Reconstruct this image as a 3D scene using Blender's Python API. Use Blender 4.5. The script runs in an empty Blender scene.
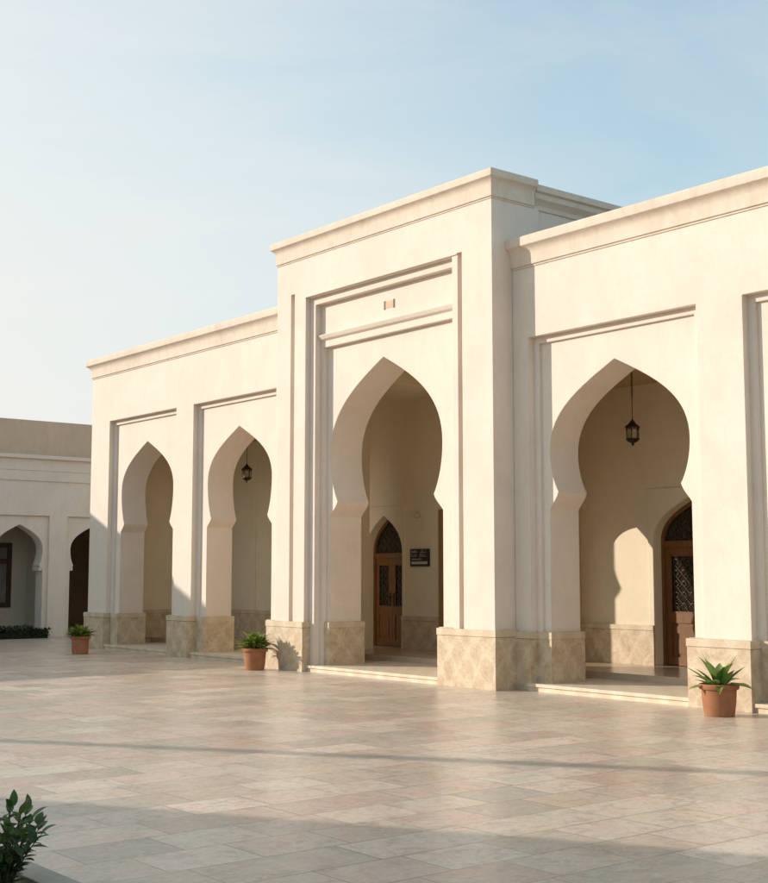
import bpy, bmesh, math, random
from mathutils import Vector, Matrix
random.seed(11)
S = bpy.context.scene
COL = S.collection
R = math.radians

# ------------------------------------------------------------------ helpers
class MB:
    """collects shapes, links them as one mesh object"""
    def __init__(self): self.bm = bmesh.new()
    def face(self, pts):
        try: return self.bm.faces.new([self.bm.verts.new(p) for p in pts])
        except ValueError: return None
    def box(self, x0, x1, y0, y1, z0, z1):
        v = [self.bm.verts.new((x, y, z)) for z in (z0, z1) for y in (y0, y1) for x in (x0, x1)]
        for q in ((0,2,3,1),(4,5,7,6),(0,1,5,4),(2,6,7,3),(0,4,6,2),(1,3,7,5)):
            self.bm.faces.new([v[i] for i in q])
        return self
    def prism(self, outline, a0, a1, axis='y'):
        """outline in the two other axes, extruded along axis"""
        def P(u, w, a):
            return (u, a, w) if axis == 'y' else ((a, u, w) if axis == 'x' else (u, w, a))
        lo = [self.bm.verts.new(P(u, w, a0)) for u, w in outline]
        hi = [self.bm.verts.new(P(u, w, a1)) for u, w in outline]
        n = len(outline)
        self.bm.faces.new(lo); self.bm.faces.new(hi[::-1])
        for i in range(n):
            j = (i + 1) % n
            self.bm.faces.new((lo[j], lo[i], hi[i], hi[j]))
        return self
    def sweep(self, path, prof):
        """profile (outward d, z) swept along a plan path, right hand side is outward"""
        pts = [Vector(p) for p in path]; rings = []
        for i, p in enumerate(pts):
            a = (pts[i] - pts[i-1]).normalized() if i else None
            b = (pts[i+1] - pts[i]).normalized() if i < len(pts)-1 else None
            na = Vector((a.y, -a.x)) if a else None
            nb = Vector((b.y, -b.x)) if b else None
            if a and b:
                m = (na + nb); m = m / m.dot(na)
            else: m = na or nb
            rings.append([self.bm.verts.new((p.x + m.x*d, p.y + m.y*d, z)) for d, z in prof])
        n = len(prof)
        for r0, r1 in zip(rings, rings[1:]):
            for k in range(n):
                l = (k+1) % n
                self.bm.faces.new((r0[k], r1[k], r1[l], r0[l]))
        self.bm.faces.new(rings[0][::-1]); self.bm.faces.new(rings[-1])
        return self
    def tube(self, pts, rad, n=8, caps=True):
        pts = [Vector(p) for p in pts]; rings = []
        rr = rad if isinstance(rad, (list, tuple)) else [rad]*len(pts)
        for i, p in enumerate(pts):
            t = (pts[min(i+1, len(pts)-1)] - pts[max(i-1, 0)]).normalized()
            u = t.cross(Vector((0.31, 0.17, 0.93)));  u = u if u.length > .05 else t.cross(Vector((1, 0, 0)))
            u.normalize(); w = t.cross(u)
            rings.append([self.bm.verts.new(p + (u*math.cos(2*math.pi*k/n) + w*math.sin(2*math.pi*k/n))*rr[i]) for k in range(n)])
        for a, b in zip(rings, rings[1:]):
            for k in range(n): self.bm.faces.new((a[k], a[(k+1)%n], b[(k+1)%n], b[k]))
        if caps: self.bm.faces.new(rings[0][::-1]); self.bm.faces.new(rings[-1])
        return self
    def lathe(self, prof, n=32, c=(0, 0, 0), closed=False):
        rings = []
        for r, z in prof:
            rings.append([self.bm.verts.new((c[0]+max(r, 1e-4)*math.cos(2*math.pi*k/n), c[1]+max(r, 1e-4)*math.sin(2*math.pi*k/n), c[2]+z)) for k in range(n)])
        pairs = list(zip(rings, rings[1:])) + ([(rings[-1], rings[0])] if closed else [])
        for a, b in pairs:
            for k in range(n): self.bm.faces.new((a[k], a[(k+1)%n], b[(k+1)%n], b[k]))
        if not closed:
            self.bm.faces.new(rings[0][::-1]); self.bm.faces.new(rings[-1])
        return self
    def build(self, name, mat, parent=None, smooth=None, loc=None, recalc=True):
        if recalc: bmesh.ops.recalc_face_normals(self.bm, faces=self.bm.faces[:])
        me = bpy.data.meshes.new(name); self.bm.to_mesh(me); self.bm.free()
        if smooth:
            me.polygons.foreach_set('use_smooth', [True]*len(me.polygons))
            me.set_sharp_from_angle(angle=R(smooth))
        me.materials.append(mat)
        o = bpy.data.objects.new(name, me); COL.objects.link(o)
        if parent: o.parent = parent
        if loc: o.location = loc
        return o

def tag(o, label=None, cat=None, group=None, kind=None):
    for k, v in (('label', label), ('category', cat), ('group', group), ('kind', kind)):
        if v: o[k] = v
    return o
def empty(name, loc=(0, 0, 0), rz=0):
    o = bpy.data.objects.new(name, None); COL.objects.link(o)
    o.location = loc; o.rotation_euler = (0, 0, rz); o.empty_display_size = .2
    return o

# ------------------------------------------------------------------ materials
def new_mat(name):
    m = bpy.data.materials.new(name); m.use_nodes = True
    nt = m.node_tree; b = nt.nodes['Principled BSDF']
    return m, nt, b
def N(nt, typ, **kw):
    n = nt.nodes.new(typ)
    for k, v in kw.items():
        if k in n.inputs.keys() if hasattr(n.inputs, 'keys') else False: n.inputs[k].default_value = v
        else: setattr(n, k, v)
    return n
def noise(nt, vec, scale, detail=6, rough=.6, dist=0.):
    n = nt.nodes.new('ShaderNodeTexNoise'); n.inputs['Scale'].default_value = scale
    n.inputs['Detail'].default_value = detail; n.inputs['Roughness'].default_value = rough
    n.inputs['Distortion'].default_value = dist
    if vec is not None: nt.links.new(vec, n.inputs['Vector'])
    return n.outputs['Fac']
def ramp(nt, fac, stops):
    r = nt.nodes.new('ShaderNodeValToRGB'); el = r.color_ramp.elements
    while len(el) < len(stops): el.new(.5)
    for e, (p, c) in zip(el, stops):
        e.position = p; e.color = (*c, 1) if len(c) == 3 else c
    nt.links.new(fac, r.inputs[0]); return r.outputs[0]
def mix(nt, fac, a, b, blend='MIX'):
    m = nt.nodes.new('ShaderNodeMix'); m.data_type = 'RGBA'; m.blend_type = blend
    for sock, v in ((m.inputs[0], fac), (m.inputs[6], a), (m.inputs[7], b)):
        if isinstance(v, (int, float)): sock.default_value = v
        elif isinstance(v, tuple): sock.default_value = (*v, 1) if len(v) == 3 else v
        else: nt.links.new(v, sock)
    return m.outputs[2]
def math_(nt, op, a, b=None):
    m = nt.nodes.new('ShaderNodeMath'); m.operation = op
    for s, v in ((m.inputs[0], a), (m.inputs[1], b)):
        if v is None: continue
        if isinstance(v, (int, float)): s.default_value = v
        else: nt.links.new(v, s)
    return m.outputs[0]
def wpos(nt, scale=(1, 1, 1), rot=(0, 0, 0), src='Position'):
    if src == 'Position': g = nt.nodes.new('ShaderNodeNewGeometry').outputs['Position']
    else: g = nt.nodes.new('ShaderNodeTexCoord').outputs[src]
    m = nt.nodes.new('ShaderNodeMapping'); m.inputs['Scale'].default_value = scale; m.inputs['Rotation'].default_value = rot
    nt.links.new(g, m.inputs['Vector']); return m.outputs[0]
def bump(nt, bsdf, h, strength=.3, dist=.01, bevel=0.):
    b = nt.nodes.new('ShaderNodeBump'); b.inputs['Strength'].default_value = strength; b.inputs['Distance'].default_value = dist
    nt.links.new(h, b.inputs['Height'])
    if bevel:
        v = nt.nodes.new('ShaderNodeBevel'); v.samples = 4; v.inputs['Radius'].default_value = bevel
        nt.links.new(v.outputs[0], b.inputs['Normal'])
    nt.links.new(b.outputs[0], bsdf.inputs['Normal'])

def plaster(name, c, var=.06, stain=.10, stainc=(.52, .42, .30), bevel=.018):
    m, nt, b = new_mat(name)
    p = wpos(nt)
    lo = tuple(x*(1-var) for x in c); hi = tuple(min(1, x*(1+var*.6)) for x in c)
    big = noise(nt, p, .9, 6, .62, .4)
    col = ramp(nt, big, [(.3, lo), (.52, c), (.72, hi)])
    # trowelled patches and vertical wash marks
    med = noise(nt, wpos(nt, (2.2, 2.2, .8)), 2.4, 5, .7, .8)
    col = mix(nt, math_(nt, 'MULTIPLY', ramp(nt, med, [(.48, (0,0,0)), (.72, (1,1,1))]), stain*1.7), col, stainc)
    streak = noise(nt, wpos(nt, (3.2, 3.2, .45)), 1.5, 6, .68, .9)
    col = mix(nt, math_(nt, 'MULTIPLY', ramp(nt, streak, [(.55, (0,0,0)), (.8, (1,1,1))]), stain), col, stainc)
    fine = noise(nt, p, 26, 6, .75)
    col = mix(nt, .10, col, ramp(nt, fine, [(.3, (.3,.25,.2)), (.7, (1,1,1))]), 'MULTIPLY')
    nt.links.new(col, b.inputs['Base Color'])
    b.inputs['Roughness'].default_value = .88; b.inputs['Specular IOR Level'].default_value = .25
    h = math_(nt, 'ADD', math_(nt, 'MULTIPLY', noise(nt, p, 5, 6, .65, .6), 1.), math_(nt, 'MULTIPLY', noise(nt, p, 45, 4, .7), .35))
    bump(nt, b, h, .28, .014, bevel)
    return m

M = {}
M['plaster'] = plaster('cream_plaster', (.74, .645, .56), .07, .12, (.57, .48, .37))
M['cornice'] = plaster('cornice_plaster', (.72, .615, .515), .09, .22, (.50, .37, .24))
M['inner'] = plaster('tan_inner_plaster', (.76, .665, .505), .07, .10, (.62, .50, .35))
M['grey_plaster'] = plaster('greyed_plaster', (.74, .665, .575), .06, .10, (.38, .32, .26))
M['attic'] = plaster('brown_attic_plaster', (.62, .45, .315), .08, .15, (.30, .22, .15))
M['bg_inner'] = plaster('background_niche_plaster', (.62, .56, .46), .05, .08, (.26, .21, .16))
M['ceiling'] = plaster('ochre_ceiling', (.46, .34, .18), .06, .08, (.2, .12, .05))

def stone(name, c0, c1, vein):
    m, nt, b = new_mat(name)
    p = wpos(nt)
    n1 = noise(nt, p, 4.2, 7, .62, 1.6)
    col = ramp(nt, n1, [(.3, c0), (.5, tuple((a+b_)/2 for a, b_ in zip(c0, c1))), (.7, c1)])
    v = nt.nodes.new('ShaderNodeTexVoronoi'); v.feature = 'DISTANCE_TO_EDGE'; v.inputs['Scale'].default_value = 4.2
    wv = nt.nodes.new('ShaderNodeVectorMath'); wv.operation = 'ADD'
    nn = nt.nodes.new('ShaderNodeTexNoise'); nn.inputs['Scale'].default_value = 3.5; nn.inputs['Detail'].default_value = 5
    nt.links.new(p, nn.inputs['Vector'])
    sc = nt.nodes.new('ShaderNodeVectorMath'); sc.operation = 'SCALE'; sc.inputs[3].default_value = .75
    nt.links.new(nn.outputs['Color'], sc.inputs[0]); nt.links.new(p, wv.inputs[0]); nt.links.new(sc.outputs[0], wv.inputs[1])
    nt.links.new(wv.outputs[0], v.inputs['Vector'])
    vm = ramp(nt, v.outputs['Distance'], [(0, (1,1,1)), (.03, (.5,.5,.5)), (.14, (0,0,0))])
    col = mix(nt, math_(nt, 'MULTIPLY', vm, .30), col, vein)
    sx = nt.nodes.new('ShaderNodeSeparateXYZ'); nt.links.new(p, sx.inputs[0])
    wob = math_(nt, 'MULTIPLY', noise(nt, p, 3.5, 6, .68, .6), .34)
    u = math_(nt, 'ADD', math_(nt, 'ADD', sx.outputs[0], sx.outputs[1]), wob)
    def saw(sig):
        f = math_(nt, 'FRACT', math_(nt, 'DIVIDE', math_(nt, 'ADD' if sig > 0 else 'SUBTRACT', u, math_(nt, 'MULTIPLY', sx.outputs[2], .8)), .40))
        return math_(nt, 'ABSOLUTE', math_(nt, 'SUBTRACT', f, .5))
    da, db = saw(1), saw(-1)
    dia = math_(nt, 'MAXIMUM', da, db)
    col = mix(nt, math_(nt, 'MULTIPLY', ramp(nt, dia, [(.38, (0,0,0)), (.49, (1,1,1))]), .34), col, vein)
    col = mix(nt, .40, col, ramp(nt, math_(nt, 'MULTIPLY', da, db), [(.0, (.80,.72,.62)), (.12, (1,1,1))]), 'MULTIPLY')
    pit = noise(nt, p, 38, 4, .7)
    col = mix(nt, .22, col, ramp(nt, pit, [(.35, (.45,.38,.3)), (.6, (1,1,1))]), 'MULTIPLY')
    nt.links.new(col, b.inputs['Base Color'])
    b.inputs['Roughness'].default_value = .55; b.inputs['Specular IOR Level'].default_value = .35
    bump(nt, b, math_(nt, 'ADD', n1, math_(nt, 'MULTIPLY', pit, .3)), .18, .01, .008)
    return m
M['stone'] = stone('beige_marble_cladding', (.46, .35, .235), (.66, .545, .405), (.74, .62, .45))
M['stone_band'] = stone('beige_marble_band', (.58, .47, .335), (.64, .53, .39), (.68, .57, .43))
M['step'] = stone('cream_step_stone', (.66, .55, .41), (.74, .64, .50), (.78, .69, .56))
M['kerb'] = stone('kerb_stone', (.30, .29, .23), (.38, .36, .28), (.42, .40, .33))

def paving():
    m, nt, b = new_mat('marble_paving')
    p = wpos(nt, rot=(0, 0, R(90)))
    wob = nt.nodes.new('ShaderNodeVectorMath'); wob.operation = 'ADD'
    nt.links.new(p, wob.inputs[0])
    nz = nt.nodes.new('ShaderNodeTexNoise'); nz.inputs['Scale'].default_value = 1.2; nt.links.new(p, nz.inputs['Vector'])
    ns = nt.nodes.new('ShaderNodeVectorMath'); ns.operation = 'SCALE'; ns.inputs[3].default_value = .012
    nt.links.new(nz.outputs['Color'], ns.inputs[0]); nt.links.new(ns.outputs[0], wob.inputs[1])
    def brick(w, h, off, sq):
        t = nt.nodes.new('ShaderNodeTexBrick'); t.offset = off; t.offset_frequency = 2; t.squash = sq; t.squash_frequency = 3
        for k, v in (('Scale', 1.), ('Mortar Size', .0056), ('Mortar Smooth', .3), ('Bias', 0.), ('Brick Width', w), ('Row Height', h)):
            t.inputs[k].default_value = v
        t.inputs['Color1'].default_value = (0, 0, 0, 1); t.inputs['Color2'].default_value = (1, 1, 1, 1); t.inputs['Mortar'].default_value = (.5, .5, .5, 1)
        nt.links.new(wob.outputs[0], t.inputs['Vector']); return t
    t = brick(.62, .46, .42, 1.6)
    rnd = nt.nodes.new('ShaderNodeSeparateColor'); nt.links.new(t.outputs['Color'], rnd.inputs[0]); r = rnd.outputs[0]
    tile = ramp(nt, r, [(0, (.45, .385, .32)), (.14, (.63, .55, .465)), (.28, (.54, .42, .36)), (.42, (.69, .61, .52)),
                        (.55, (.56, .485, .395)), (.68, (.46, .42, .36)), (.84, (.72, .63, .54)), (1., (.57, .455, .39))])
    tile = mix(nt, 1., tile, (1.08, .995, .93), 'MULTIPLY')
    # veins, a different slice of the noise for every tile
    cmb = nt.nodes.new('ShaderNodeCombineXYZ'); nt.links.new(math_(nt, 'MULTIPLY', r, 37.), cmb.inputs[2])
    ad = nt.nodes.new('ShaderNodeVectorMath'); ad.operation = 'ADD'; nt.links.new(p, ad.inputs[0]); nt.links.new(cmb.outputs[0], ad.inputs[1])
    v1 = noise(nt, ad.outputs[0], 3.0, 8, .62, 2.2)
    col = mix(nt, ramp(nt, v1, [(.36, (.55,.55,.55)), (.48, (0,0,0)), (.60, (0,0,0)), (.72, (.45,.45,.45))]), tile, (.40, .335, .28))
    mp = nt.nodes.new('ShaderNodeMapping'); mp.inputs['Scale'].default_value = (1.1, 2.4, 1); nt.links.new(ad.outputs[0], mp.inputs['Vector'])
    v2 = noise(nt, mp.outputs[0], 2.6, 6, .6, 1.4)
    col = mix(nt, ramp(nt, v2, [(.47, (0,0,0)), (.5, (.55,.55,.55)), (.53, (0,0,0))]), col, (.68, .62, .54))
    v3 = noise(nt, p, .35, 4, .6, .5)                       # broad wear across the court
    col = mix(nt, ramp(nt, v3, [(.45, (0,0,0)), (.75, (.15,.15,.15))]), col, (.52, .45, .39))
    dirt = noise(nt, wpos(nt, (1, 1, 1)), 5.5, 5, .75, .6)
    col = mix(nt, ramp(nt, dirt, [(.54, (0,0,0)), (.70, (.6,.6,.6))]), col, (.33, .25, .18))
    jn = noise(nt, p, .9, 3, .6)
    mort = math_(nt, 'MULTIPLY', t.outputs['Fac'], ramp(nt, jn, [(.32, (.3,.3,.3)), (.62, (1,1,1))]))
    blot = noise(nt, ad.outputs[0], 7.5, 7, .7, 1.8)
    col = mix(nt, .5, col, ramp(nt, blot, [(.3, (.62,.57,.52)), (.5, (1,1,1)), (.68, (1,.98,.95))]), 'MULTIPLY')
    hue = noise(nt, ad.outputs[0], 1.7, 5, .6, .8)
    col = mix(nt, .75, col, ramp(nt, hue, [(.34, (.86,.97,.91)), (.5, (1,1,1)), (.66, (1.,.90,.84))]), 'MULTIPLY')
    ripple = noise(nt, mp.outputs[0], 5.5, 7, .62, 2.8)
    col = mix(nt, ramp(nt, ripple, [(.47, (0,0,0)), (.5, (.5,.5,.5)), (.53, (0,0,0))]), col, (.33, .265, .205))
    col = mix(nt, mort, col, (.20, .155, .12))
    nt.links.new(col, b.inputs['Base Color'])
    rg = math_(nt, 'ADD', math_(nt, 'MULTIPLY', noise(nt, p, 2.2, 5, .6), .28), .16)
    nt.links.new(math_(nt, 'ADD', rg, math_(nt, 'MULTIPLY', r, .08)), b.inputs['Roughness'])
    b.inputs['Specular IOR Level'].default_value = .38
    h = math_(nt, 'SUBTRACT', math_(nt, 'ADD', math_(nt, 'MULTIPLY', v1, .25), math_(nt, 'MULTIPLY', r, .25)), t.outputs['Fac'])
    bump(nt, b, h, .35, .004)
    return m
M['paving'] = paving()

def simple(name, c, rough=.6, var=.15, scale=8., metallic=0., spec=.4, bumps=.1, stretch=(1,1,1), src='Object'):
    m, nt, b = new_mat(name)
    p = wpos(nt, stretch, src=src)
    n = noise(nt, p, scale, 5, .62, .5)
    col = ramp(nt, n, [(.3, tuple(x*(1-var) for x in c)), (.7, tuple(min(1, x*(1+var)) for x in c))])
    nt.links.new(col, b.inputs['Base Color'])
    b.inputs['Roughness'].default_value = rough; b.inputs['Metallic'].default_value = metallic; b.inputs['Specular IOR Level'].default_value = spec
    if bumps: bump(nt, b, n, bumps, .005)
    return m
M['arcade_floor'] = simple('polished_brown_stone_floor', (.50, .40, .285), .22, .14, 2.5, spec=.5, bumps=.03, src='Object')
M['wood'] = simple('varnished_brown_wood', (.165, .070, .020), .42, .35, 14, spec=.4, stretch=(4, 4, .35))
M['dark_wood'] = simple('dark_brown_wood', (.060, .028, .014), .5, .3, 14, stretch=(4, 4, .35))
M['glass'] = simple('dark_glass', (.018, .015, .012), .12, .2, 3, spec=.6, bumps=0)
M['pale_pane'] = simple('grey_window_pane', (.20, .19, .17), .15, .25, 2, spec=.6, bumps=0)
M['lattice'] = simple('bronze_lattice', (.085, .052, .026), .45, .2, 20, .4)
M['brass'] = simple('old_brass', (.30, .20, .08), .35, .2, 20, .9)
M['iron'] = simple('dark_bronze_iron', (.050, .028, .016), .55, .3, 25, .6)
M['honey_wood'] = simple('honey_brown_wood', (.30, .175, .07), .5, .25, 12, stretch=(4, 4, .35))
M['lantern_glass'] = simple('smoky_lantern_glass', (.30, .22, .13), .25, .15, 12, spec=.5, bumps=0)
M['terracotta'] = simple('terracotta', (.33, .145, .075), .8, .18, 7, spec=.2, bumps=.15)
M['soil'] = simple('dark_soil', (.035, .024, .016), .95, .4, 40, bumps=.8)
M['sign'] = simple('black_sign_board', (.022, .017, .016), .4, .1, 5, bumps=0)
M['sign_ink'] = simple('white_sign_ink', (.45, .42, .40), .6, .05, 5, bumps=0)
M['fixture'] = simple('tan_fixture', (.50, .31, .19), .6, .1, 12)
M['fixture_end'] = simple('brown_fixture_end', (.07, .045, .025), .6, .1, 12)
M['roof'] = simple('flat_roof_screed', (.38, .33, .27), .9, .15, 1.5, src='Object')
M['earth'] = simple('dry_earth', (.36, .29, .21), .95, .2, .05, src='Object')

def leafmat(name, dark, light, tip=None):
    m, nt, b = new_mat(name)
    p = wpos(nt, src='Object')
    n = noise(nt, p, 9, 4, .6)
    at = nt.nodes.new('ShaderNodeAttribute'); at.attribute_name = 'leaf'; at.attribute_type = 'GEOMETRY'
    f = math_(nt, 'ADD', math_(nt, 'MULTIPLY', at.outputs['Fac'], .75), math_(nt, 'MULTIPLY', n, .3))
    st = [(.1, dark), (.75, light)] + ([(.97, tip)] if tip else [])
    nt.links.new(ramp(nt, f, st), b.inputs['Base Color'])
    b.inputs['Roughness'].default_value = .42; b.inputs['Specular IOR Level'].default_value = .4
    # thin leaves let some light through
    tr = nt.nodes.new('ShaderNodeBsdfTranslucent'); nt.links.new(ramp(nt, f, [(.1, tuple(x*1.4 for x in dark)), (.8, tuple(x*1.5 for x in light))]), tr.inputs[0])
    ms = nt.nodes.new('ShaderNodeMixShader'); ms.inputs[0].default_value = .25
    out = nt.nodes['Material Output']
    nt.links.new(b.outputs[0], ms.inputs[1]); nt.links.new(tr.outputs[0], ms.inputs[2]); nt.links.new(ms.outputs[0], out.inputs[0])
    return m
M['fern'] = leafmat('bright_green_leaves', (.06, .12, .018), (.26, .33, .06), (.42, .42, .12))
M['agave'] = leafmat('dark_green_strap_leaves', (.045, .11, .022), (.18, .26, .06), (.40, .38, .14))
M['shrub'] = leafmat('glossy_shrub_leaves', (.020, .052, .014), (.085, .14, .034), (.15, .07, .03))
M['hedge'] = leafmat('dark_hedge_leaves', (.014, .030, .012), (.04, .065, .022))
M['stem'] = simple('brown_green_stem', (.06, .05, .025), .8, .2, 20)

# ------------------------------------------------------------------ arches
def arch_side(w, zf, zp, zb, za, pin, n=12):
    """right half of a pointed horseshoe outline from foot to apex: (x offset, z)"""
    def bez(a, b, c, d, k):
        o = []
        for i in range(1, k+1):
            t = i/k; s = 1-t
            o.append((s**3*a[0]+3*s*s*t*b[0]+3*s*t*t*c[0]+t**3*d[0], s**3*a[1]+3*s*s*t*b[1]+3*s*t*t*c[1]+t**3*d[1]))
        return o
    pts = [(w, zf)]
    q = (w-pin, zp)
    pts += bez((w, zf), (w-.25*pin, zf+.28*(zp-zf)), (w-.85*pin, zf+.62*(zp-zf)), q, 5)
    e = zb-zp
    pts += bez(q, (w-pin*.62, zp+.16*e), (w-.01, zp+.52*e), (w-.01, zb), 10)
    H = za-zb
    pts += bez((w-.01, zb), (w-.01, zb+.48*H), (w*.56, za-.23*w-.05*H), (0, za), n+6)
    return pts
def arch_outline(c, side, z0):
    """from bottom left to bottom right over the apex"""
    w = side[0][0]
    L = [(c-w, z0)] + [(c-x, z) for x, z in side]
    Rr = [(c+x, z) for x, z in side[:-1]][::-1] + [(c+w, z0)]
    return L + Rr
def wall_with(openings, x0, x1, z0, z1):
    """outline of a wall standing on z0, its openings cut up from the bottom edge"""
    pts = [(x0, z0)]
    for o in openings: pts += o
    pts += [(x1, z0), (x1, z1), (x0, z1)]
    return pts
def rect(a, b, z0, z1): return [(a, z0), (a, z1), (b, z1), (b, z0)]

# ------------------------------------------------------------------ main building
B = tag(empty('arcade_building', (0, 0, 0)), 'long cream arcaded building with a tall central portal and horseshoe arches', 'building')
WY, PYW, WB = .40, .55, 1.13       # wing face, recessed panel, back of the arcade wall
BY = 3.35                          # back wall of the arcade
TOP = 6.03
# --- wings: bays of recessed panel + horseshoe arch
aw = 1.225
sideR = arch_side(1.225, 2.52, 2.76, 3.33, 4.50, .165)
sideL = arch_side(1.135, 2.53, 2.70, 3.40, 4.43, .15)
def wing(x0, x1, bays, side):
    rec = [rect(a, b, 0, 4.98) for a, b, c in bays]
    MB().prism(wall_with(rec, x0, x1, 0, TOP), WY, WB).build('facade_wall', M['plaster'], B)
    for a, b, c in bays:
        MB().prism(wall_with([rect(a+.11, b-.11, 0, 4.885)], a-.02, b+.02, 0, 5.0), WY+.105, WY+.151).build('recess_surround', M['plaster'], B)
        MB().prism(wall_with([arch_outline(c, side, 0)], a-.03, b+.03, 0, 5.01), PYW-.004, WB-.003).build('arch_wall', M['plaster'], B, smooth=28)
bR = [(.32+3.63*k, 3.26+3.63*k, 1.79+3.63*k) for k in range(3)]
wing(.004, 11.7, bR, sideR)
bL = [(-12.63, -9.70, -11.16), (-9.02, -6.09, -7.555)]
wing(-13.5, -5.49, bL, sideL)
# end walls and backs of the wings
MB().box(-13.5, -13.15, WB-.002, 9, 0, TOP).build('end_wall', M['plaster'], B)
MB().box(11.35, 11.7, WB-.002, 9, 0, TOP).build('end_wall', M['plaster'], B)
MB().box(-13.15, 11.35, 8.7, 9, 0, TOP).build('rear_wall', M['plaster'], B)
# --- cornices
profW = [(-.05, 6.00), (.012, 6.00), (.012, 6.028), (.03, 6.032), (.036, 6.19), (.05, 6.235), (.085, 6.275), (.13, 6.30), (.135, 6.315), (.135, 6.425), (.12, 6.44), (-.30, 6.44), (-.30, 6.02), (-.05, 6.02)]
MB().sweep([(.002, WY), (11.7, WY), (11.7, 9)], profW).build('cornice', M['cornice'], B, smooth=35)
MB().sweep([(-13.5, 9), (-13.5, WY), (-5.488, WY)], profW).build('cornice', M['cornice'], B, smooth=35)
MB().box(-13.2, 11.4, WB-.06, 8.72, 5.45, 5.6).build('roof', M['roof'], B)
# --- tower (portal block)
TX0, TX1 = -5.48, 0.
TT = 7.05
tc = -2.865
sideT = arch_side(1.44, 2.58, 2.83, 3.62, 5.115, .215)
# front skin with the recess and the two narrow upright slots
MB().prism(wall_with([rect(-5.06, -4.95, 0, 6.46), rect(-4.62, -.86, 0, 6.33), rect(-.735, -.645, 0, 6.36)], TX0, TX1, 0, TT), 0, .972).build('portal_wall', M['plaster'], B)
MB().prism(wall_with([rect(-4.46, -.95, 0, 6.20)], -4.64, -.84, 0, 6.36), .095, .215).build('recess_surround', M['plaster'], B)
MB().prism(wall_with([rect(-4.385, -1.05, 0, 5.46)], -4.65, -.835, 0, 6.37), .21, .31).build('recess_surround', M['plaster'], B)
MB().prism(wall_with([arch_outline(tc, sideT, 0)], -4.66, -.83, 0, 6.38), .30, .97).build('arch_wall', M['plaster'], B, smooth=28)
for x0_, x1_, zt_ in ((-5.08, -4.93, 6.48), (-.755, -.625, 6.38)): MB().box(x0_, x1_, .10, .968, 0, zt_).build('slot_back', M['plaster'], B)
# ledge moulding between the upper panel and the arch panel
MB().prism([(.213, 5.57), (.165, 5.60), (.135, 5.655), (.135, 5.67), (.213, 5.69)], -4.455, -.955, 'x').build('ledge_moulding', M['plaster'], B)
# slim fillets edging the slots and the recess head
MB().box(-4.62, -.735, -.018, .004, 6.335, 6.362).build('recess_moulding', M['plaster'], B)
# side walls, rear hall block behind the portal
MB().box(TX0+.003, TX0+.35, .96, .86+3.0, 5.13, TT-.003).build('side_wall', M['plaster'], B)
MB().box(TX0+.35, TX1-.10, .9, .95+.02, 5.3, TT-.01).build('portal_rear_wall', M['plaster'], B)
MB().box(TX0+.05, TX1-.10, .94, 7.2, 5.62, 7.06).build('hall_block', M['plaster'], B)
profT = [(-.05, 7.03), (.010, 7.03), (.010, 7.055), (.026, 7.06), (.030, 7.235), (.042, 7.275), (.07, 7.31), (.105, 7.33), (.108, 7.345), (.108, 7.43), (.095, 7.445), (-.30, 7.445), (-.30, 7.04), (-.05, 7.04)]
MB().sweep([(TX0, .92), (TX0, 0), (TX1, 0), (TX1, .86)], profT).build('cornice', M['cornice'], B, smooth=35)
profH = [(-.2, 7.05), (.02, 7.05), (.02, 7.12), (.06, 7.17), (.10, 7.20), (.10, 7.285), (.14, 7.30), (.14, 7.40), (-.2, 7.40)]
MB().sweep([(TX1-.10, .90), (TX1-.10, 7.2), (TX0+.05, 7.2), (TX0+.05, .92)][::-1] and [(TX1-.10, .90), (TX1-.10, 7.2)], profH).build('cornice', M['cornice'], B, smooth=35)
MB().box(TX0+.25, TX1-.3, .3, 7.2, 7.055, 7.2).build('roof', M['roof'], B)

# --- stone plinths: one mesh per pier (front block + reveal + jamb), with a proud top band
def plinth(blocks, top=.82, band=.10):
    b = MB(); t = MB()
    for k, (x0, x1, y0, y1) in enumerate(blocks):
        e = k*.0025
        b.box(x0, x1, y0, y1, 0, top-band+.002*k)
        t.box(x0-.008+e, x1+.008-e, y0-.008+e, y1+.008-e, top-band+.004-e, top-e)
    p = b.build('plinth', M['stone'], B); t.build('plinth_band', M['stone_band'], p); return p
g = .045
for c, w, recs, lo, hi in ((-11.16, 1.135, bL[0], -13.5, 0), ):
    pass
jy = WB+.04
plinth([(-13.56, -12.62, WY-g-.02, .95), (-12.6, -12.295+g, PYW-.056, jy)], .78)
plinth([(-9.93+.15, -8.985, WY-g-.06, .62), (-10.025-g, -9.74, PYW-.056, jy), (-9.0, -8.69+g, PYW-.056, jy)], .80)
plinth([(-6.42-g, -5.5, PYW-.056, jy)], .80)
plinth([(-5.66, -4.575, -g-.02, .30), (-4.585, -4.305+g, .30-g, 1.01)], .82)
plinth([(-1.18, .05, -g, .42), (-1.425-g, -1.1, .30-g, 1.01)], .83)
plinth([(.04, .335, WY-g, .62), (.32, .565+g, PYW-.056, jy)], .81)
for k in range(3):
    x = 3.63*k
    plinth([(3.08+x, 4.00+x, WY-g-.06, .62), (3.015-g+x, 3.2+x, PYW-.056, jy)] + ([(3.96+x, 4.195+g+x, PYW-.056, jy)] if k < 2 else []), .83)
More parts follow.
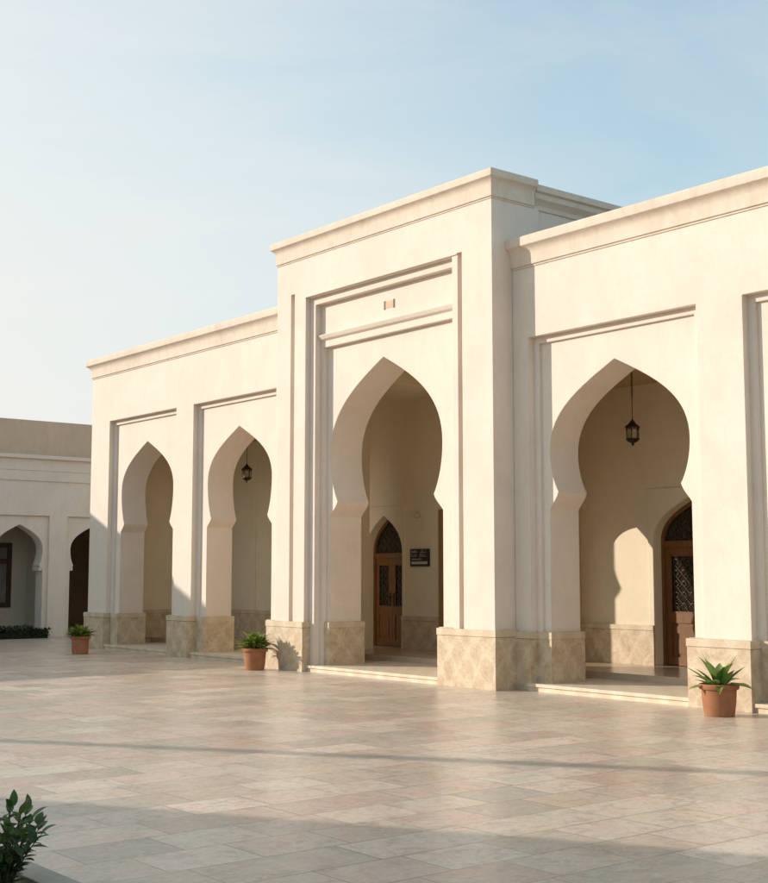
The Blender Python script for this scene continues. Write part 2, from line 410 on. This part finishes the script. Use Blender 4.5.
# --- arcade floor and steps
st = MB()
def step(x0, x1, y0, nm='step'):
    MB().box(x0, x1, y0, 1.80, -.02, .105).build(nm, M['step'], B)
    MB().box(x0+.002, x1-.002, y0-.022, y0+.3, .062, .1075).build('step_nosing', M['step'], B)
step(-12.62, -9.72, WY-.02); step(-8.99, -5.62, WY-.02); step(-4.58, -1.14, .03); step(.30, 3.10, WY-.06)
for k in (1, 2): step(.30+3.63*k, 3.10+3.63*k, WY-.06)
MB().box(-13.14, 11.34, .96, 1.79, -.03, .100).build('arcade_floor', M['arcade_floor'], B)
MB().box(-13.14, 11.34, 1.78, BY+.4, -.03, .20).build('arcade_floor', M['arcade_floor'], B)
# --- back wall with two arched doors and a side door
def door_arch(c, w, zs, za, z0=.2, n=14):
    L = []
    for i in range(n+1):
        t = i/n; s = 1-t
        p0, p1, p2, p3 = (w, zs), (w, zs+.52*(za-zs)), (w*.5, za-.30*w*min(1., (za-zs)/w)), (0, za)
        L.append((s**3*p0[0]+3*s*s*t*p1[0]+3*s*t*t*p2[0]+t**3*p3[0], s**3*p0[1]+3*s*s*t*p1[1]+3*s*t*t*p2[1]+t**3*p3[1]))
    return [(c-w, z0)] + [(c-x, z) for x, z in L] + [(c+x, z) for x, z in L[:-1]][::-1] + [(c+w, z0)]
D1 = (-6.63, .565, 2.02, 2.76); D2 = (.99, .90, 2.12, 2.88)
D3 = rect(-4.965, -3.9, .2, 2.80)
MB().prism(wall_with([door_arch(*D1), D3, door_arch(*D2)], -13.15, 11.35, .19, 5.45), BY, BY+.30).build('arcade_back_wall', M['inner'], B, smooth=28)
for c, w, zs, za in (D1, D2):     # square raised panel round each arched door
    x0, x1 = (c-w-.10, c+w+.32) if c < 0 else (c-w-.10, c+w+.10)
    if c < 0: x0 = -7.16-.08; x1 = -5.98
    ol = [(x0, .82), (x0, 2.93), (x1, 2.93), (x1, .82)]
    in_ = door_arch(c, w+.003, zs, za+.003, .82)
    MB().prism([(x0, .82)] + in_ + [(x1, .82), (x1, 2.95), (x0, 2.95)], BY-.018, BY+.02).build('door_surround', M['inner'], B, smooth=28)
for x0, x1 in ((-13.14, -7.20), (-6.06, -4.99), (-3.88, .085), (1.895, 11.34)):
    b = MB().box(x0, x1, BY-.045, BY+.002, .2, .74).build('inner_plinth', M['stone'], B)
    MB().box(x0-.0, x1+.0, BY-.055, BY+.001, .742, .82).build('plinth_band', M['stone_band'], b)
# added walls across the arcade, placed to block and shape the sunlight inside
MB().box(-6.52, -6.3, WB+.002, 2.72, .1, 5.0).build('cross_wall', M['inner'], B)  # added to keep sun from the left arch off the portal's back wall
sd = arch_side(.62, 1.60, 1.78, 2.10, 2.92, .06)
pts = arch_outline(2.17, sd, .2)
MB().prism(wall_with([pts], .97, BY-.01, .2, 5.0), -1.62, -1.45, 'x').build('cross_wall', M['inner'], B, smooth=28)  # added out of the camera's sight, opening shaped to form the sun patch
MB().box(-11.42, -11.22, BY-.022, BY+.02, .825, 4.615).build('pilaster', M['inner'], B)
# inner faces of the arcade wall, so the arcade reads tan inside
MB().box(-13.149, -13.10, WB+.005, BY-.06, .2, 4.62).build('end_wall_lining', M['inner'], B)
# --- ceilings
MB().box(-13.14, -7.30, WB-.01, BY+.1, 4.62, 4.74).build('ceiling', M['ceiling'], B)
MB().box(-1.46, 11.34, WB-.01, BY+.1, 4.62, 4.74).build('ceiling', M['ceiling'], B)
MB().box(-7.305, -4.30, .965, BY+.1, 4.99, 5.22).build('ceiling', M['inner'], B)  # lighter plaster colour stands in for light bounced onto this part
MB().box(-7.33, -7.30, WB-.01, BY+.1, 4.74, 5.0).build('ceiling_step', M['inner'], B)
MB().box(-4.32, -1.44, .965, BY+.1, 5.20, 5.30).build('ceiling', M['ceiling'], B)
b = MB().box(-13.10, -13.055, WB+.01, BY-.06, .2, .74).build('inner_plinth', M['stone'], B)
MB().box(-13.101, -13.045, WB+.012, BY-.062, .742, .82).build('plinth_band', M['stone_band'], b)

# --- doors
def lattice(b, x0, x1, z0, z1, y, step=.16, r=.005, clip=None):
    """crossed bars with small rings: the pierced grille in front of the dark glass"""
    w, h = x1-x0, z1-z0
    k = -h
    while k < w:
        for sgn in (1, -1):
            pts = []
            n = 14
            for i in range(n+1):
                z = z0 + h*i/n; x = x0 + k + (z-z0 if sgn > 0 else h-(z-z0))
                if x0 <= x <= x1 and (clip is None or clip(x, z)): pts.append((x, y+.002*sgn, z))
                else:
                    if len(pts) > 1: b.tube(pts, r, 5)
                    pts = []
            if len(pts) > 1: b.tube(pts, r, 5)
        k += step
    nx = max(1, int(w/step+.3)); nz = max(1, int(h/step+.3))
    for i in range(nx):
        for j in range(nz):
            cx, cz = x0+w*(i+.5)/nx, z0+h*(j+.5)/nz
            rr = .27*step
            if clip and not clip(cx, cz): continue
            b.tube([(cx+rr*math.cos(a*math.pi/6), y-.006, cz+rr*math.sin(a*math.pi/6)) for a in range(13)], r*.8, 5)
def door(c, w, zs, za, y, mid_lattice=True):
    z0 = .2; zt = zs-.02                                   # leaf top, under the transom rail
    # frame: arch shaped ring and jambs
    out = door_arch(c, w-.004, zs, za-.004, z0); inn = door_arch(c, w-.06, zs-.0, za-.075, z0)
    fr = MB(); bm = fr.bm
    n = len(out)
    def ring(pts, yy): return [bm.verts.new((x, yy, z)) for x, z in pts]
    a0, a1, b0, b1 = ring(out, y-.03), ring(inn, y-.03), ring(out, y+.06), ring(inn, y+.06)
    for i in range(n-1):
        bm.faces.new((a0[i], a0[i+1], a1[i+1], a1[i])); bm.faces.new((b0[i], b0[i+1], b1[i+1], b1[i]))
        bm.faces.new((a1[i], a1[i+1], b1[i+1], b1[i])); bm.faces.new((a0[i], a0[i+1], b0[i+1], b0[i]))
    fr.box(c-w+.055, c+w-.055, y-.025, y+.05, zt-.07, zt+.03)
    D = fr.build('door', M['wood'], B, smooth=28)
    # transom: dark glass with a grille
    tp = [(x, z) for x, z in door_arch(c, w-.058, zs, za-.073, zt+.028)]
    MB().prism(tp, y+.015, y+.03).build('transom_glass', M['glass'], D)
    b = MB()
    def clip(x, z):
        t = abs(x-c)/(w-.075)
        return t < 1 and z < zs + (za-.085-zs)*max(0., 1-t**1.9)
    lattice(b, c-w+.07, c+w-.07, zt+.04, za-.08, y+.004, .17, .0052, clip)
    b.build('transom_grille', M['lattice'], D)
    for s in (-1, 1):
        x0, x1 = (c-w+.06, c-.004) if s < 0 else (c+.004, c+w-.06)
        zg0 = 1.02 if c > 0 else .98; zg1 = zt-.19
        L = MB(); sw = .10 if c > 0 else .085
        L.box(x0, x0+sw, y, y+.045, z0+.01, zt-.072); L.box(x1-sw, x1, y, y+.045, z0+.01, zt-.072)
        for za_, zb_ in ((z0+.01, z0+.14), (zg0-.16, zg0), (zg1, zt-.072)): L.box(x0+sw-.001, x1-sw+.001, y+.001, y+.044, za_, zb_)
        L.box(x0+sw-.002, x1-sw+.002, y+.018, y+.03, z0+.13, zg0-.15)
        L.box(x0+sw+.035, x1-sw-.035, y+.006, y+.02, z0+.19, zg0-.21)          # raised lower panel
        for e in (0, 1): L.box((x0+sw, x1-sw-.018)[e], (x0+sw+.018, x1-sw)[e], y-.006, y+.01, zg0, zg1)
        L.box(x0+sw, x1-sw, y-.006, y+.01, zg0, zg0+.018); L.box(x0+sw, x1-sw, y-.006, y+.01, zg1-.018, zg1)
        lf = L.build('leaf', M['wood'], D)
        MB().box(x0+sw-.003, x1-sw+.003, y+.022, y+.03, zg0-.003, zg1+.003).build('leaf_glass', M['glass'], D)
        b = MB(); lattice(b, x0+sw+.018, x1-sw-.018, zg0+.018, zg1-.018, y+.010, .155 if c > 0 else .13, .005)
        b.build('leaf_grille', M['lattice'], D)
        hx = c+s*.055; zz = 1.12
        hb = MB(); hb.box(hx-.022, hx+.022, y-.008, y+.002, zz-.13, zz+.13)
        hb.tube([(hx, y-.008, zz+.05), (hx, y-.055, zz+.05), (hx+s*.09, y-.058, zz+.045)], .009, 8)
        hb.build('handle', M['iron'], D, smooth=40)
    return D
door(*D1, BY+.20)
door(*D2, BY+.20)
b = MB(); b.box(-4.985, -4.80, BY-.03, BY+.10, .2, 2.82); b.box(-4.03, -3.902, BY+.02, BY+.10, .2, 2.798); b.box(-4.80, -4.03, BY+.022, BY+.098, 2.67, 2.796)
d3 = b.build('door', M['honey_wood'], B)
b = MB(); b.box(-4.80, -4.03, BY+.05, BY+.09, .21, 2.67)
for zz0, zz1 in ((.35, 1.0), (1.15, 2.5)): b.box(-4.68, -4.15, BY+.035, BY+.052, zz0, zz1)
b.build('leaf', M['wood'], d3)
MB().tube([(-4.12, BY+.04, 1.05), (-4.12, BY-.01, 1.05), (-4.12, BY-.01, 1.25), (-4.12, BY+.04, 1.25)], .01, 8).build('handle', M['iron'], d3)

# ------------------------------------------------------------------ fittings on the building
L0 = tag(empty('wall_plaque', (-2.60, .145, 5.92)), 'small flat tan plaque with two dark ends high above the portal arch', 'plaque')
MB().box(-.10, .10, .062, .08, -.06, .06).build('plate', M['fixture'], L0)
for s in (-1, 1): MB().box(min(s*.10, s*.135), max(s*.10, s*.135), .058, .079, -.07, .07).build('end_cap', M['fixture_end'], L0)
W = tag(empty('wall_lamp', (-5.55, BY-.002, 2.74)), 'small pale round lamp fixed to the wall above the black sign', 'lamp')
MB().box(-.055, .055, -.02, 0, .00, .09).build('back_plate', M['inner'], W)
MB().lathe([(.012, -.075), (.045, -.07), (.058, -.035), (.05, .0), (.02, .014)], 20, (0, -.07, .02)).build('shade', M['stone_band'], W, smooth=40)
sg = tag(empty('sign_plaque', (-5.525, BY-.002, 1.93)), 'black sign with rows of white writing on the wall right of the portal door', 'sign')
MB().box(-.27, .27, -.035, 0, -.165, .165).build('board', M['sign'], sg)
b = MB(); random.seed(5)
def glyphs(x0, x1, zc, h):
    x = x0
    while x < x1-.02:
        w = random.uniform(.012, .045); t = .010
        k = random.random()
        b.box(x, min(x+w, x1), -.0385, -.034, zc-h*.35, zc-h*.35+t)
        if k > .25: b.box(x, x+t, -.0385, -.034, zc-h*.33+.001, zc+h*(.1+.4*random.random()))
        if k > .55: b.box(min(x+w, x1)-t, min(x+w, x1), -.0385, -.034, zc-h*.3+.001, zc+h*.25)
        if k < .4: b.box(x+w*.4, x+w*.4+t, -.0385, -.034, zc+h*.32, zc+h*.32+t)
        x += w+random.uniform(.006, .016)
glyphs(-.23, -.05, .115, .06); glyphs(.03, .23, .115, .06); glyphs(-.23, -.07, .04, .06); glyphs(0, .22, .04, .06); glyphs(-.22, .10, -.03, .05)
b.box(-.23, .23, -.0385, -.034, -.125, -.075)
b.build('lettering', M['sign_ink'], sg)

def lantern(x, y, zc, ztop, label):
    Lr = tag(empty('hanging_lantern', (x, y, zc)), label, 'lantern', 'lanterns hanging in the arcade')
    K = .76; Lr.scale = (K, K, K)
    ch = MB(); zt = (ztop-zc)/K
    z = .235; k = 0
    ch.tube([(0, 0, .20), (0, 0, zt*.55)], .008, 6)
    z = zt*.55
    while z < zt-.04:
        r_ = .016; a = k*math.pi/2
        ch.tube([(r_*math.cos(t)*math.cos(a), r_*math.cos(t)*math.sin(a), z+.026+.03*math.sin(t)) for t in [i*math.pi/5 for i in range(11)]], .006, 5)
        z += .044; k += 1
    ch.tube([(0, 0, zt-.06), (0, 0, zt-.012)], .01, 6); ch.lathe([(.012, zt-.05), (.05, zt-.035), (.055, zt-.004), (.02, zt)], 12)
    ch.build('chain', M['iron'], Lr, smooth=50)
    MB().lathe([(.150, .085), (.155, .10), (.135, .125), (.085, .165), (.055, .195), (.05, .21), (.025, .235), (.014, .26)], 6).build('cap', M['iron'], Lr)
    cg = MB()
    for k in range(6):
        a = k*math.pi/3; cg.tube([(.118*math.cos(a), .118*math.sin(a), -.13), (.125*math.cos(a), .125*math.sin(a), .09)], .009, 6)
        a2 = a+math.pi/3
        for zz in (-.03,):
            pass
        pts = [(.121*((1-t)*math.cos(a)+t*math.cos(a2)), .121*((1-t)*math.sin(a)+t*math.sin(a2)), .035+.04*math.sin(math.pi*t)) for t in (0, .25, .5, .75, 1)]
        cg.tube(pts, .006, 5)
    cg.lathe([(.10, -.145), (.135, -.14), (.135, -.12), (.118, -.118)], 6)
    cg.build('cage', M['iron'], Lr)
    MB().lathe([(.095, -.12), (.104, .088)], 6).build('glass', M['lantern_glass'], Lr)
    MB().lathe([(.125, -.145), (.10, -.175), (.05, -.20), (.018, -.212), (.028, -.23), (.02, -.25), (.004, -.262)], 12).build('finial', M['iron'], Lr, smooth=40)
    return Lr
lantern(.85, 2.0, 3.68, 4.62, 'dark metal lantern hanging in the arch right of the portal')
lantern(-9.54, 2.0, 3.72, 4.62, 'small dark metal lantern hanging in the arch left of the portal')

# ------------------------------------------------------------------ background building
bgx = -18.5
G2 = tag(empty('courtyard_building', (bgx, 0, 0)), 'shaded lower building across the courtyard with brown attic and small pointed arches', 'building')
def gb(): return MB()
cs = [2.98-2.06*k for k in range(0, 8)]            # arch centres along y
cs = sorted(cs + [5.04, 7.10])
def P2(outline, x0, x1, name, m, smooth=None):
    return MB().prism(outline, x0-bgx, x1-bgx, 'x').build(name, m, G2, smooth=smooth)
s2 = arch_side(.655, 1.72, 1.86, 2.26, 2.90, .10)
y0, y1 = -13.0, 8.4
P2(wall_with([rect(c-.78, c+.78, 0, 3.13) for c in cs], y0, y1, 0, 4.30), bgx-.08, bgx, 'facade_wall', M['grey_plaster'])
P2(wall_with([arch_outline(c, s2, 0) for c in cs], y0+.004, y1-.004, 0, 4.296), bgx-.50, bgx-.075, 'arch_wall', M['grey_plaster'], 28)
for k, c in enumerate(cs):     # slim imposts where the horseshoe pinches in
    for s in (-1, 1): MB().box(-.505, -.09, min(c+s*.655, c+s*.56), max(c+s*.655, c+s*.56), 1.715, 1.80).build('impost', M['grey_plaster'], G2)
MB().box(-.3, .03, y0, y1, 4.03, 4.10).build('string_course', M['grey_plaster'], G2)
MB().box(-2.0, .012, y0, y1, 4.296, 4.60).build('frieze', M['grey_plaster'], G2)
MB().box(-2.4, .12, y0-.1, y1+.1, 4.60, 4.70).build('cornice', M['plaster'], G2)
MB().box(-9.0, -2.0, y0-8, y1, 4.2, 5.86).build('attic', M['attic'], G2)
MB().box(-9.0, -.002, y0-9, y0+.0, 0, 5.2).build('side_block', M['grey_plaster'], G2)
MB().box(-9.0, -2.0, y1-.3, y1-.002, 0, 4.25).build('end_wall', M['grey_plaster'], G2)
MB().box(-9.0, -.45, y0, y1-.31, 4.05, 4.19).build('roof', M['roof'], G2)
# back wall of the little arcade: bays with a window and one open dark bay
bx = -1.75
ops = [rect(c-.95, c+.95, 0, 3.2) for c in cs if abs(c-2.98) < .01 or abs(c-5.04) < .01]
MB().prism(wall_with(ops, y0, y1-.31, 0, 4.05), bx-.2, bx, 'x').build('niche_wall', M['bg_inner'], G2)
MB().box(-7.0, bx-.2, 1.93, 2.02, 0, 4.05).build('passage_wall', M['attic'], G2)
MB().box(-7.2, -7.0, 1.9, 8.0, 0, 4.05).build('passage_wall', M['attic'], G2)
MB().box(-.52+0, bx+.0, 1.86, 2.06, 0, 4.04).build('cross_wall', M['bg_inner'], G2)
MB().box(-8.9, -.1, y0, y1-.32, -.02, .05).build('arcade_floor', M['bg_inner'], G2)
for c in cs:
    if c > 2: continue
    wy0, wy1, wz0, wz1 = c-.62, c+.50, .74, 2.46
    f = MB(); t = .13
    f.box(bx-.05, bx+.05, wy0, wy0+t, wz0, wz1); f.box(bx-.05, bx+.05, wy1-t, wy1, wz0, wz1)
    f.box(bx-.05, bx+.048, wy0+t, wy1-t, wz0, wz0+t); f.box(bx-.05, bx+.048, wy0+t, wy1-t, wz1-t, wz1)
    f.box(bx-.05, bx+.045, wy0+t, wy1-t, wz1-.56, wz1-.43)
    mid = (wy0+wy1)/2; f.box(bx-.05, bx+.04, mid-.04, mid+.04, wz0+t, wz1-.56)
    wn = f.build('window', M['dark_wood'], G2)
    MB().box(bx-.03, bx+.012, wy0+t-.01, wy1-t+.01, wz0+t-.01, wz1-t+.01).build('pane', M['pale_pane'], wn)

# ------------------------------------------------------------------ plants
def leaf_layer(bm):
    return bm.faces.layers.float.get('leaf') or bm.faces.layers.float.new('leaf')
def add_leaf(bm, lay, base, d, up, length, width, droop, val, n=7, fold=.25, shape='strap'):
    d = d.normalized(); side = d.cross(up).normalized(); upv = side.cross(d).normalized()
    rows = []
    p = Vector(base); cur = d.copy(); ang = droop/n
    for i in range(n+1):
        t = i/n
        if shape == 'strap': w = width*(.45+.75*math.sin(math.pi*min(1, t*.85+.12)))*(1-t**5)*.8
        else: w = width*(math.sin(math.pi*(t**.8))**.8 if 0 < t < 1 else 0.04)
        w = max(w, width*.03)
        u = side.cross(cur).normalized()
        rows.append([bm.verts.new(p - side*w*.5 + u*w*fold), bm.verts.new(p), bm.verts.new(p + side*w*.5 + u*w*fold)])
        p = p + cur*(length/n)
        cur = (Matrix.Rotation(-ang, 3, side) @ cur).normalized()
    for a, b in zip(rows, rows[1:]):
        for k in (0, 1):
            f = bm.faces.new((a[k], a[k+1], b[k+1], b[k])); f[lay] = val; f.smooth = True
def foliage_obj(mb, name, mat, parent):
    o = mb.build(name, mat, parent, recalc=False); return o
POTS = 'terracotta pots standing against the arcade piers'
def pot(x, y, rim, bot, h, label, kind, seed, fw, fh):
    random.seed(seed)
    T = tag(empty('potted_plant', (x, y, 0), random.uniform(0, 6)), label, 'potted plant', POTS)
    t = .018
    body = [(bot, 0), (bot+.012, .004), (bot+(rim-bot)*.45, h*.42), (rim-.028, h-.055)]
    pb = MB().lathe(body + [(rim-.028-t, h-.055), (bot+(rim-bot)*.4-t, h*.42), (bot-t, .03)], 40).build('pot', M['terracotta'], T, smooth=40)
    MB().lathe([(rim-.032, h-.058), (rim-.006, h-.058), (rim, h-.05), (rim+.002, h-.01), (rim-.006, h), (rim-.02, h+.002), (rim-.028, h-.006), (rim-.032, h-.03)], 40, closed=True).build('rim', M['terracotta'], pb, smooth=40)
    MB().lathe([(.001, h-.045), (rim*.5, h-.038), (rim-.03, h-.05), (rim-.04, h-.08), (.001, h-.08)], 24).build('soil', M['soil'], T)
    f = MB(); lay = leaf_layer(f.bm)
    if kind == 'strap':
        n = 24
        for i in range(n):
            q = i/n
            a = i*2.39996+random.uniform(-.3, .3); el = R(78-64*q**1.0)+random.uniform(-.16, .16)
            r0 = .012+.06*q
            d = Vector((math.cos(a)*math.cos(el), math.sin(a)*math.cos(el), math.sin(el)))
            ln = random.uniform(.80, 1.15)*.38*fw/.33
            add_leaf(f.bm, lay, (math.cos(a)*r0, math.sin(a)*r0, h-.05), d, Vector((0, 0, 1)), ln, random.uniform(.09, .13), R(random.uniform(6, 55)), random.uniform(.05, 1.), 9, .20)
    else:
        for i in range(300):
            a = random.uniform(0, 2*math.pi); q = random.random()
            el = R(84-74*q)+random.uniform(-.15, .15)
            r0 = rim*.75*math.sqrt(random.random())*(.4+.6*q); z0 = h-.04+random.uniform(0, fh*.55)*(1-.35*q)
            d = Vector((math.cos(a)*math.cos(el), math.sin(a)*math.cos(el), math.sin(el)))
            ln = random.uniform(.11, .21)*(1+.4*q)*fw/.28
            add_leaf(f.bm, lay, (math.cos(a)*r0, math.sin(a)*r0, z0), d, Vector((0, 0, 1)), ln, random.uniform(.036, .062), R(random.uniform(8, 48)), random.random(), 5, .2, 'leaf')
        for i in range(26):
            a = random.uniform(0, 6.28); r1 = random.uniform(.02, .14)
            f.bm.faces.ensure_lookup_table()
            nf = len(f.bm.faces)
            f.tube([(0.02*math.cos(a), .02*math.sin(a), h-.06), (r1*math.cos(a), r1*math.sin(a), h+fh*.4)], .006, 4)
    foliage_obj(f, 'foliage', M['agave' if kind == 'strap' else 'fern'], T)
    return T
pot(3.93, -.23, .228, .158, .36, 'terracotta pot of long strap leaves standing by the rightmost visible pier', 'strap', 4, .33, .3)
pot(-5.43, -.44, .22, .145, .365, 'terracotta pot of bushy bright green leaves beside the left portal pier', 'bush', 8, .27, .34)
pot(-11.45, -.75, .20, .15, .36, 'terracotta pot in shade at the far left corner of the arcade', 'bush', 21, .26, .28)

# low hedge along the background building
random.seed(3)
f = MB(); lay = leaf_layer(f.bm)
f.box(-.11, .11, -6, 1.55, 0, .21)
for q_ in f.bm.faces: q_[lay] = 0.
for i in range(6500):
    y = random.uniform(-6, 1.60); hz = .27+.04*math.sin(y*3.1)+.03*math.sin(y*7.7)
    z = random.uniform(.03, hz); x = random.uniform(-.16, .16)
    a = random.uniform(0, 6.28); el = random.uniform(-.2, 1.3)
    add_leaf(f.bm, lay, (x, y, z), Vector((math.cos(a)*math.cos(el), math.sin(a)*math.cos(el), math.sin(el))), Vector((0, .1, 1)), random.uniform(.06, .10), random.uniform(.04, .06), .5, random.random(), 2, .15, 'leaf')
hd = foliage_obj(f, 'hedge', M['hedge'], None); hd.location = (bgx+.30, 0, 0)
tag(hd, 'low dark green hedge at the foot of the background building', 'hedge')

# foreground planting bed with a leafy shrub
bed = tag(empty('planting_bed', (6.0, -10.2, 0)), 'raised stone kerb of the planting bed at the bottom left corner', 'planter')
KY = -9.74
MB().box(-4.0, 2.2, KY-.16+10.2, KY+10.2, -.01, .12).build('kerb', M['kerb'], bed)
MB().box(2.04, 2.2, -1.6, KY-.162+10.2, -.01, .118).build('kerb', M['kerb'], bed)
MB().box(-4.0, 2.2, -1.76, -1.602, -.01, .12).build('kerb', M['kerb'], bed)
MB().box(-4.0, -3.84, -1.6, KY-.162+10.2, -.01, .118).build('kerb', M['kerb'], bed)
MB().box(-3.84, 2.04, -1.6, KY-.16+10.2, -.01, .05).build('soil', M['soil'], bed)
def shrub(x, y, seed, n, hgt, spread, label, lean=(0, 0)):
    random.seed(seed)
    T = tag(empty('leafy_shrub', (x, y, .05)), label, 'shrub', 'shrubs in the planting bed')
    sm = MB(); f = MB(); lay = leaf_layer(f.bm)
    for i in range(n):
        a = i*2.4+random.uniform(-.4, .4); rr = spread*math.sqrt((i+.5)/n)
        hh = hgt*random.uniform(.72, 1.0)*(1-.25*(rr/spread)**2)
        tip = Vector((rr*math.cos(a)+lean[0], rr*math.sin(a)+lean[1], hh))
        mid = Vector((tip.x*.35, tip.y*.35, hh*.55))
        pts = [Vector((tip.x*.08, tip.y*.08, -.03)).lerp(mid, t)*(1-t)+mid.lerp(tip, t)*t for t in [k/10 for k in range(11)]]
        sm.tube(pts, [.007-.005*k/10 for k in range(11)], 5)
        m = 13
        for k in range(m):
            t = .2+.8*k/(m-1); j = min(9, int(t*10)); p = pts[j].lerp(pts[min(j+1, 10)], t*10-j)
            axis = (pts[min(j+1, 10)]-pts[j-1]).normalized()
            b0 = k*2.4+i
            s = axis.cross(Vector((math.cos(b0), math.sin(b0), .2))).normalized()
            d = (s*(1.0 if k < m-2 else .45) + axis*(.75 if k < m-2 else 1.2)).normalized()
            add_leaf(f.bm, lay, p, d, Vector((.05, .02, 1)) if abs(d.z) < .95 else Vector((1, 0, 0)), random.uniform(.055, .10), random.uniform(.032, .048), R(random.uniform(5, 45)), random.random()*(.93 if random.random() < .94 else 1.25), 6, .18, 'leaf')
    sm.build('stems', M['stem'], T, smooth=50)
    foliage_obj(f, 'foliage', M['shrub'], T)
    return T
shrub(7.03, -10.03, 2, 24, .43, .235, 'glossy green shrub in the planting bed at the bottom left corner')

# ------------------------------------------------------------------ ground and what stands outside the frame
pv = MB(); pv.face([(-60, -60, 0), (60, -60, 0), (60, 60, 0), (-60, 60, 0)])
tag(pv.build('courtyard_paving', M['paving']), kind='structure')
pv = MB(); pv.face([(-1500, -1500, -.02), (1500, -1500, -.02), (1500, 1500, -.02), (-1500, 1500, -.02)])
tag(pv.build('ground', M['earth']), kind='structure')
SUNR, TANEL = 1.15, .31
hx, hy = SUNR/math.hypot(SUNR, 1), 1/math.hypot(SUNR, 1)
H = 4.5; sh = H/TANEL
# low pavilion behind and left of the camera: its roof edge throws the shade over the near paving
ang = math.atan2(.498, .867); ox, oy = 4.02-hx*sh, -8.8-hy*sh
pav = tag(empty('shade_pavilion', (ox, oy, 0), ang), 'plain cream pavilion outside the frame that shades the near paving', 'building')
MB().box(-9, 9, -7, -.2, 0, H-.25).build('wall', M['plaster'], pav)
MB().box(-9.1, 9.1, -7.1, 0, H-.25, H).build('roof', M['cornice'], pav)
ang2 = math.atan2(4.03, 5.95); bx2, by2 = .88-hx*sh, -7.52-hy*sh
pg = tag(empty('shadow_beam', (bx2, by2, 0), ang2), 'long unseen beam added outside the frame to throw a thin shadow line on the paving', 'shadow caster')  # unseen beam, added only for the thin shadow strip it casts
MB().box(-5, 10, -.09, .09, H-.16, H).build('beam', M['wood'], pg)
MB().box(-5, -4.85, -.075, .075, 0, H-.161).build('post', M['wood'], pg)
MB().box(9.2, 9.35, -3.6, -.091, H-.158, H-.002).build('crossbeam', M['wood'], pg)

# ------------------------------------------------------------------ light, sky, camera
sun = bpy.data.lights.new('sun', 'SUN'); so = bpy.data.objects.new('sun', sun); COL.objects.link(so)
el = math.atan(TANEL)
dirv = Vector((hx*math.cos(el), hy*math.cos(el), -math.sin(el)))
so.rotation_euler = dirv.to_track_quat('-Z', 'Y').to_euler()
sun.energy = 2.55; sun.angle = R(.55); sun.color = (1., .895, .775)
w = bpy.data.worlds.new('World'); S.world = w; w.use_nodes = True
nt = w.node_tree; bg = nt.nodes['Background']
sky = nt.nodes.new('ShaderNodeTexSky'); sky.sky_type = 'NISHITA'; sky.sun_disc = False
sky.sun_elevation = el
sky.sun_rotation = math.atan2(-hx, -hy)      # compass style: 0 is +Y, clockwise
sky.altitude = 0; sky.air_density = 1.0; sky.dust_density = 4.0; sky.ozone_density = 1.5
# thin high veil of cirrus over the sky
tc_ = nt.nodes.new('ShaderNodeTexCoord'); mp_ = nt.nodes.new('ShaderNodeMapping')
mp_.inputs['Scale'].default_value = (1.2, 1.2, 5.0); mp_.inputs['Rotation'].default_value = (R(12), R(18), R(30))
nt.links.new(tc_.outputs['Generated'], mp_.inputs['Vector'])
cl = noise(nt, mp_.outputs[0], 2.6, 7, .58, .9)
veil = ramp(nt, cl, [(.30, (.20,.20,.20)), (.78, (.44,.44,.44))])
# the haze is thicker low down and on the side of the sun
dp = nt.nodes.new('ShaderNodeVectorMath'); dp.operation = 'DOT_PRODUCT'
nt.links.new(tc_.outputs['Generated'], dp.inputs[0]); dp.inputs[1].default_value = (-.72, -.42, -.55)
hz = nt.nodes.new('ShaderNodeMapRange'); hz.inputs['From Min'].default_value = -.12; hz.inputs['From Max'].default_value = .62
hz.inputs['To Min'].default_value = 0.; hz.inputs['To Max'].default_value = .86; nt.links.new(dp.outputs['Value'], hz.inputs['Value'])
veil = math_(nt, 'MINIMUM', math_(nt, 'ADD', veil, hz.outputs[0]), .97)
nt.links.new(mix(nt, veil, mix(nt, 1., sky.outputs[0], (.77, 1.03, .96), 'MULTIPLY'), (3.02, 3.0, 2.9)), bg.inputs[0]); bg.inputs[1].default_value = .15

cam = bpy.data.cameras.new('camera'); co = bpy.data.objects.new('camera', cam); COL.objects.link(co)
f_px, hor = 1290., 575.
pitch = math.atan((hor-441.5)/f_px); F = math.hypot(f_px, hor-441.5)
yaw = math.pi - math.atan(1044/F)
co.location = (13.21, -12.63, 1.6)
fw = Vector((math.cos(yaw)*math.cos(pitch), math.sin(yaw)*math.cos(pitch), math.sin(pitch)))
co.rotation_euler = fw.to_track_quat('-Z', 'Y').to_euler()
cam.sensor_fit = 'HORIZONTAL'; cam.sensor_width = 36; cam.lens = f_px/768*36
cam.clip_start = .05; cam.clip_end = 5000
S.camera = co
S.view_settings.view_transform = 'Standard'; S.view_settings.look = 'None'
S.view_settings.exposure = .96; S.view_settings.gamma = 1; S.view_settings.use_curve_mapping = False
S.cycles.max_bounces = 10; S.cycles.diffuse_bounces = 6
